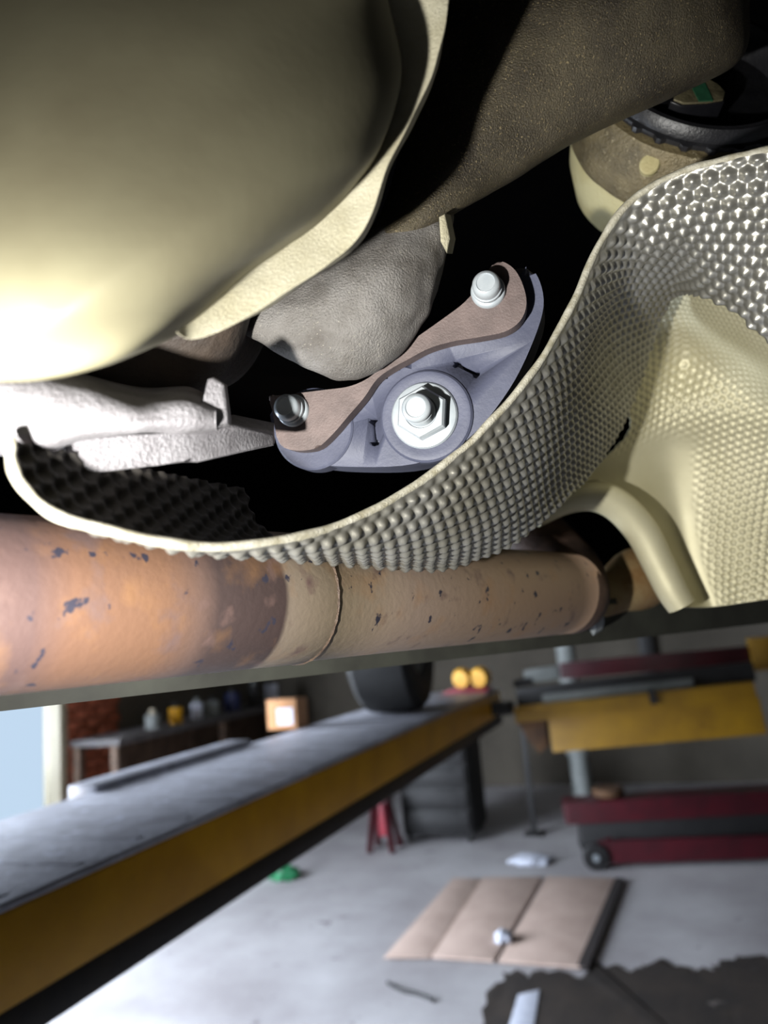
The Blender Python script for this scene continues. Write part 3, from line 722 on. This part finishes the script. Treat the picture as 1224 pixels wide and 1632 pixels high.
# zinc flange nut with stud
NC = (678, 664)
disc('flange_washer', *NC, [(.001, .002), (.0172, .002), (.0174, .0034), (.0166, .0046), (.0145, .0052), (.001, .0054)], M_zinc, mount)
def hexm(t, r, h):
    a = (t + .35) % (math.pi / 3) - math.pi / 6
    return math.cos(math.pi / 6) / math.cos(a) if r > .0085 else 1.0
nut = disc('hex_nut', *NC, [(.001, .0045), (.0136, .0045), (.0138, .0120), (.0126, .0136), (.0084, .0138), (.0078, .0128), (.001, .0128)], M_zinc, mount, n=72, ang=25, mod=hexm)
stud = disc('stud', *NC, [(.001, .010), (.0076, .010)] + [(.0076 - (.0007 if i % 2 else 0), .0125 + i * .0009) for i in range(12)] + [(.0074, .0245), (.0066, .0262), (.0052, .0270), (.0048, .0262), (.001, .0262)], M_zinc, mount, n=40, ang=50)
for sx, sy in ((468, 655), (778, 465)):
    disc('stud', sx, sy, [(.001, -.001), (.0086, -.001), (.0086, .0018), (.0080, .0026), (.0070, .0030), (.0069, .0052), (.0074, .0054), (.0074, .0068), (.0068, .0072), (.0068, .0110), (.0060, .0128), (.0046, .0136), (.0042, .0130), (.001, .0130)], M_zinc, mount, h=.0105, n=40, ang=40)

# ------------------------------------------------------------------ drive joint housing at the upper right
jc = P(1110, 145, .50); jax = cw((.0, -.45, -.89)); jref = cw((1, 0, 0))
dj = thing('drive_joint', 'cream cup-shaped drive joint with black toothed ring and green-marked yoke', 'drive joint', jc)
lathe('joint_cup', [(.001, -.105), (.030, -.104), (.048, -.098), (.062, -.084), (.072, -.060), (.0765, -.034), (.0770, -.022)], jc, jax, M_cream, dj, n=80, smooth_angle=60)
lathe('greasy_band', [(.0755, -.040), (.0785, -.034), (.0790, -.020), (.0770, -.004), (.074, .004), (.0665, .006), (.0665, -.02)], jc, jax, M_cream2, dj, n=80, smooth_angle=50, mod=lambda t, r, h: 1 + .006 * math.sin(9 * t) * math.sin(4 * t))
def teeth(t, r, h):
    return 1.035 if (math.sin(t * 26) > .1 and r > .066 and h < .009) else 1.0
lathe('toothed_ring', [(.060, -.004), (.0685, -.004), (.0688, .0085), (.0670, .0095), (.0665, .014), (.0640, .0175), (.0605, .0175), (.0585, .014), (.0585, -.004)], jc, jax, M_plastic, dj, n=156, smooth_angle=30, mod=teeth)
lathe('cup_floor', [(.001, -.022), (.0590, -.022), (.0590, -.018), (.03, -.016), (.001, -.014)], jc, jax, M_gloss, dj, n=60)
ja = np.cross(jax, jref); ja /= np.linalg.norm(ja); jb_ = np.cross(ja, jax)      # jb_ ~ right, ja ~ toward/away
def jp(x, y, h): return jc + jb_ * x + ja * y + jax * h
# find which way ja points so that the yoke stands near the front edge
sg = 1.0 if (jc + ja * .03 - CAM) @ cw((0, 0, 1)) < .5 else -1.0
SG = sg
lathe('roller', [(.001, -.016), (.012, -.015), (.020, -.009), (.0225, 0), (.020, .010), (.012, .016), (.001, .017)], jp(-.042, SG * .012, .000), cw((-.2, -.9, -.3)), M_gloss, dj, n=40, smooth_angle=60)
yk = [(-.016, .026), (-.013, .010), (-.006, .000), (-.002, -.012), (.008, -.014), (.010, -.004), (.018, .006), (.021, .016), (.018, .026), (.006, .030), (-.010, .031)]
ykc = -.013
yoke = prism_w('yoke', [jp(x + ykc, sg * (y * .8 + .014), .016) for x, y in yk], [jp(x + ykc, sg * (y * .8 + .014), -.016) for x, y in yk], M_gloss, dj, .001, 2)
face = [(x * .92 + .0005, y * .92 + .001) for x, y in yk]
prism_w('yoke_face', [jp(x + ykc, sg * (y * .8 + .014), .0172) for x, y in face], [jp(x + ykc, sg * (y * .8 + .014), .0155) for x, y in face], M_gold, yoke, .0003, 2)
gp = [(-.004, -.011), (.006, -.0125), (.0068, -.002), (.0085, .008), (.010, .0275), (.001, .0285), (-.001, .010), (-.003, 0)]
prism_w('paint_mark', [jp(x + ykc, sg * (y * .8 + .014), .0178) for x, y in gp], [jp(x + ykc, sg * (y * .8 + .014), .0168) for x, y in gp], M_green, yoke)
lathe('bolt_head', [(.001, -.004), (.0062, -.004), (.0064, .002), (.0056, .0032), (.001, .0036)], jp(-.0405, sg * .066, -.006), cw((-.3, .1, -1)), M_cream, dj, n=24)

# ------------------------------------------------------------------ embossed heat shield
def emboss(s, t, pitch):
    k = 4 * math.pi / (math.sqrt(3) * pitch)
    f = np.cos(k * (s * math.sqrt(3) / 2 + t / 2)) + np.cos(k * (s * math.sqrt(3) / 2 - t / 2)) + np.cos(k * t)
    f = (f + 1.5) / 4.5
    return f ** 0.8
def flatten(S, it=90):
    """As-rigid-as-possible unrolling of a surface grid, so that the embossing keeps its size everywhere."""
    nu, nv = S.shape[:2]; X = S.reshape(-1, 3); n = len(X)
    q = grid_faces(nu, nv); T = np.concatenate([q[:, [0, 1, 2]], q[:, [0, 2, 3]]])
    e1 = X[T[:, 1]] - X[T[:, 0]]; e2 = X[T[:, 2]] - X[T[:, 0]]; l1 = np.linalg.norm(e1, axis=1)
    x2 = (e1 * e2).sum(1) / l1; y2 = np.sqrt(np.maximum((e2 ** 2).sum(1) - x2 ** 2, 1e-14))
    Z = np.zeros_like(l1); loc = np.stack([np.stack([Z, Z], 1), np.stack([l1, Z], 1), np.stack([x2, y2], 1)], 1)
    du = np.linalg.norm(np.diff(S, axis=0), axis=2).mean(1); dv = np.linalg.norm(np.diff(S, axis=1), axis=2).mean(0)
    uv = np.stack(np.meshgrid(np.r_[0, np.cumsum(du)], np.r_[0, np.cumsum(dv)], indexing='ij'), -1).reshape(-1, 2)
    Lm = np.zeros((n, n)); W = []
    for k in range(3):
        i, j, o = (k + 1) % 3, (k + 2) % 3, k
        a, b = loc[:, i] - loc[:, o], loc[:, j] - loc[:, o]
        cot = np.clip((a * b).sum(1) / (np.abs(a[:, 0] * b[:, 1] - a[:, 1] * b[:, 0]) + 1e-12), .02, 20)
        W.append((i, j, cot)); I, J = T[:, i], T[:, j]
        np.add.at(Lm, (I, I), cot); np.add.at(Lm, (J, J), cot); np.add.at(Lm, (I, J), -cot); np.add.at(Lm, (J, I), -cot)
    Lm[0, 0] += 1.0; inv = np.linalg.inv(Lm + 1e-9 * np.eye(n))
    for _ in range(it):
        M2 = np.zeros((len(T), 2, 2))
        for i, j, c in W:
            M2 += c[:, None, None] * np.einsum('ta,tb->tab', uv[T[:, i]] - uv[T[:, j]], loc[:, i] - loc[:, j])
        th = np.arctan2(M2[:, 1, 0] - M2[:, 0, 1], M2[:, 0, 0] + M2[:, 1, 1]); c_, s_ = np.cos(th), np.sin(th)
        Rm = np.stack([np.stack([c_, -s_], -1), np.stack([s_, c_], -1)], 1)
        B = np.zeros((n, 2))
        for i, j, c in W:
            d = c[:, None] * np.einsum('tab,tb->ta', Rm, loc[:, i] - loc[:, j])
            np.add.at(B, T[:, i], d); np.add.at(B, T[:, j], -d)
        uv = inv @ B
    return uv.reshape(nu, nv, 2)
def sheet(name, net, nu, nv, material, parent, pitch, amp, thick, mask=None, flip=False, warp=0.0, inner=None, anchor=.5):
    C = np.array([[P(*p) for p in row] for row in net])           # (u, v, 3)
    S = cr(C, nu); S = np.swapaxes(cr(np.swapaxes(S, 0, 1), nv), 0, 1)
    K = flatten(np.swapaxes(cr(np.swapaxes(cr(C, 60), 0, 1), 20), 0, 1))
    K = cr(K, nu); K = np.swapaxes(cr(np.swapaxes(K, 0, 1), nv), 0, 1); s, t = K[..., 0], K[..., 1]
    Gu = np.gradient(S, axis=0); Gv = np.gradient(S, axis=1); Nn = np.cross(Gu, Gv); Nn /= np.linalg.norm(Nn, axis=2)[..., None] + 1e-12
    if flip: Nn = -Nn
    h = emboss(t, s, pitch) * amp
    if warp:
        h = h + warp * (np.sin(s * 61 + t * 23) * np.sin(t * 47 - s * 17 + 1))
    if mask is not None:
        U, Vv = np.meshgrid(np.linspace(0, len(net) - 1, nu), np.linspace(0, len(net[0]) - 1, nv), indexing='ij'); h = h * mask(U, Vv)
    Fr = S + Nn * h[..., None]; Bk = Fr - Nn * thick
    V = np.concatenate([Fr.reshape(-1, 3), Bk.reshape(-1, 3)]); n = nu * nv
    f1 = grid_faces(nu, nv); f2 = grid_faces(nu, nv, off=n)[:, ::-1]
    def strip(ix): return np.stack([ix[:-1], ix[1:], ix[1:] + n, ix[:-1] + n], -1)
    I = np.arange(n).reshape(nu, nv)
    fs = np.concatenate([f1, f2, strip(I[0]), strip(I[-1]), strip(I[:, 0]), strip(I[:, -1])])
    o = obj(name, V, fs, material, parent)
    if inner is not None:
        o.data.materials.append(inner); mi = np.zeros(len(fs), np.int32); mi[len(f1):len(f1) + len(f2)] = 1
        o.data.polygons.foreach_set('material_index', mi)
    return o

rim = [(8, 700, .232), (12, 735, .230), (30, 778, .229), (82, 826, .230), (180, 856, .240), (310, 878, .262), (440, 868, .288), (560, 832, .318), (680, 765, .345), (780, 680, .360), (860, 585, .370),
       (920, 480, .378), (960, 390, .380), (1010, 320, .375), (1090, 275, .365), (1160, 255, .355), (1226, 240, .345), (1330, 222, .335)]
ends = {6: ((560, 894, .36), (700, 906, .42)), 7: ((690, 886, .385), (812, 868, .44)), 8: ((800, 836, .41), (892, 806, .47)), 9: ((876, 748, .435), (950, 742, .53)),
        10: ((930, 645, .452), (994, 672, .55)), 11: ((968, 540, .475), (1022, 600, .56)), 12: ((1006, 468, .455), (1046, 528, .54)), 13: ((1058, 408, .41), (1072, 476, .49)),
        14: ((1115, 370, .385), (1114, 470, .437)), 15: ((1168, 362, .375), (1168, 494, .42)), 16: ((1232, 360, .366), (1228, 545, .41)), 17: ((1335, 360, .356), (1335, 612, .40))}
net = []
for i, r_ in enumerate(rim):
    p0_ = np.array(((r_[0] - 612) / F * r_[2], (r_[1] - 816) / F * r_[2], r_[2]))
    if i in ends: e_ = [ends[i][0], ends[i][1]]
    else:
        e_ = []
        for dd in (.06, .12):
            q_ = p0_ + np.array((.45, .10, 1.0)) * dd
            e_.append((612 + F * q_[0] / q_[2], 816 + F * q_[1] / q_[2], q_[2]))
    k1 = .36 if i in ends else .5
    mid_ = tuple(r_[j] + (e_[0][j] - r_[j]) * (.5 if j < 2 else k1) for j in range(3))
    net.append([r_, mid_, e_[0], e_[1]])
hs = thing('heat_shield', 'embossed aluminium heat shield curling under the rubber mount with folded rim', 'heat shield', P(700, 800, .37))
def rim_fade(U, V): return np.clip(V / .2, 0, 1)
sheet('embossed_sheet', net, 900, 230, M_shield, hs, .0080, .0027, .0008, mask=rim_fade, flip=True, warp=0, inner=M_inner_shade, anchor=.60)
CN = cr(np.array([[P(*p) for p in row] for row in net]), 260)
rp = CN[:, 0]; rn = -np.cross(np.gradient(rp, axis=0), CN[:, 1] - CN[:, 0]); rn /= np.linalg.norm(rn, axis=1)[:, None]
rp = rp - rn * .0016
rr_ = .0019 * (1 + .12 * np.sin(np.arange(260) * .37) * np.sin(np.arange(260) * .11))
tube('folded_rim', rough(rp, .0005, 60), rr_, M_rim, hs, n=14)

rs = thing('rear_heat_shield', 'pale embossed rear heat shield panel behind the folded shield on the right', 'heat shield', P(1130, 750, .57))
rnet = [
    [(985, 600, .585), (1000, 650, .592), (1000, 690, .598), (950, 745, .60), (925, 780, .595), (960, 800, .59), (1070, 967, .585)],
    [(1030, 510, .575), (1050, 590, .598), (1045, 655, .605), (1010, 735, .615), (1010, 790, .615), (1040, 850, .612), (1098, 968, .60)],
    [(1070, 458, .525), (1090, 560, .595), (1085, 648, .60), (1062, 720, .62), (1070, 800, .63), (1088, 880, .63), (1125, 968, .62)],
    [(1110, 455, .475), (1130, 560, .575), (1125, 655, .59), (1122, 725, .61), (1125, 815, .62), (1137, 895, .62), (1155, 965, .615)],
    [(1165, 478, .45), (1180, 585, .555), (1180, 668, .58), (1180, 745, .597), (1182, 830, .605), (1186, 900, .605), (1190, 960, .60)],
    [(1228, 528, .44), (1240, 625, .54), (1240, 690, .57), (1240, 760, .587), (1240, 840, .595), (1240, 900, .595), (1245, 952, .59)],
    [(1335, 594, .43), (1340, 670, .53), (1340, 720, .56), (1340, 780, .58), (1340, 850, .585), (1340, 900, .585), (1340, 940, .58)],
]
def smooth_zone(U, V):                              # the pressed channel is plain, the rest embossed
    a = np.clip((V - 2.3) / .5, 0, 1); b = 1 - np.clip((U - 2.6) / .5, 0, 1)
    return 1 - a * b
sheet('rear_panel', rnet, 460, 520, M_shield2, rs, .0066, .0013, .0008, mask=smooth_zone, flip=True, anchor=.62)
lp = [(850, 822, .575), (900, 797, .58), (945, 790, .583), (985, 806, .586), (1022, 846, .588), (1048, 896, .588), (1070, 940, .586), (1086, 966, .584)]
tube('rolled_lip', [P(*p) for p in lp], [.010, .0115, .0125, .013, .013, .0125, .012, .011], M_shield2, rs, n=40, samples=160)
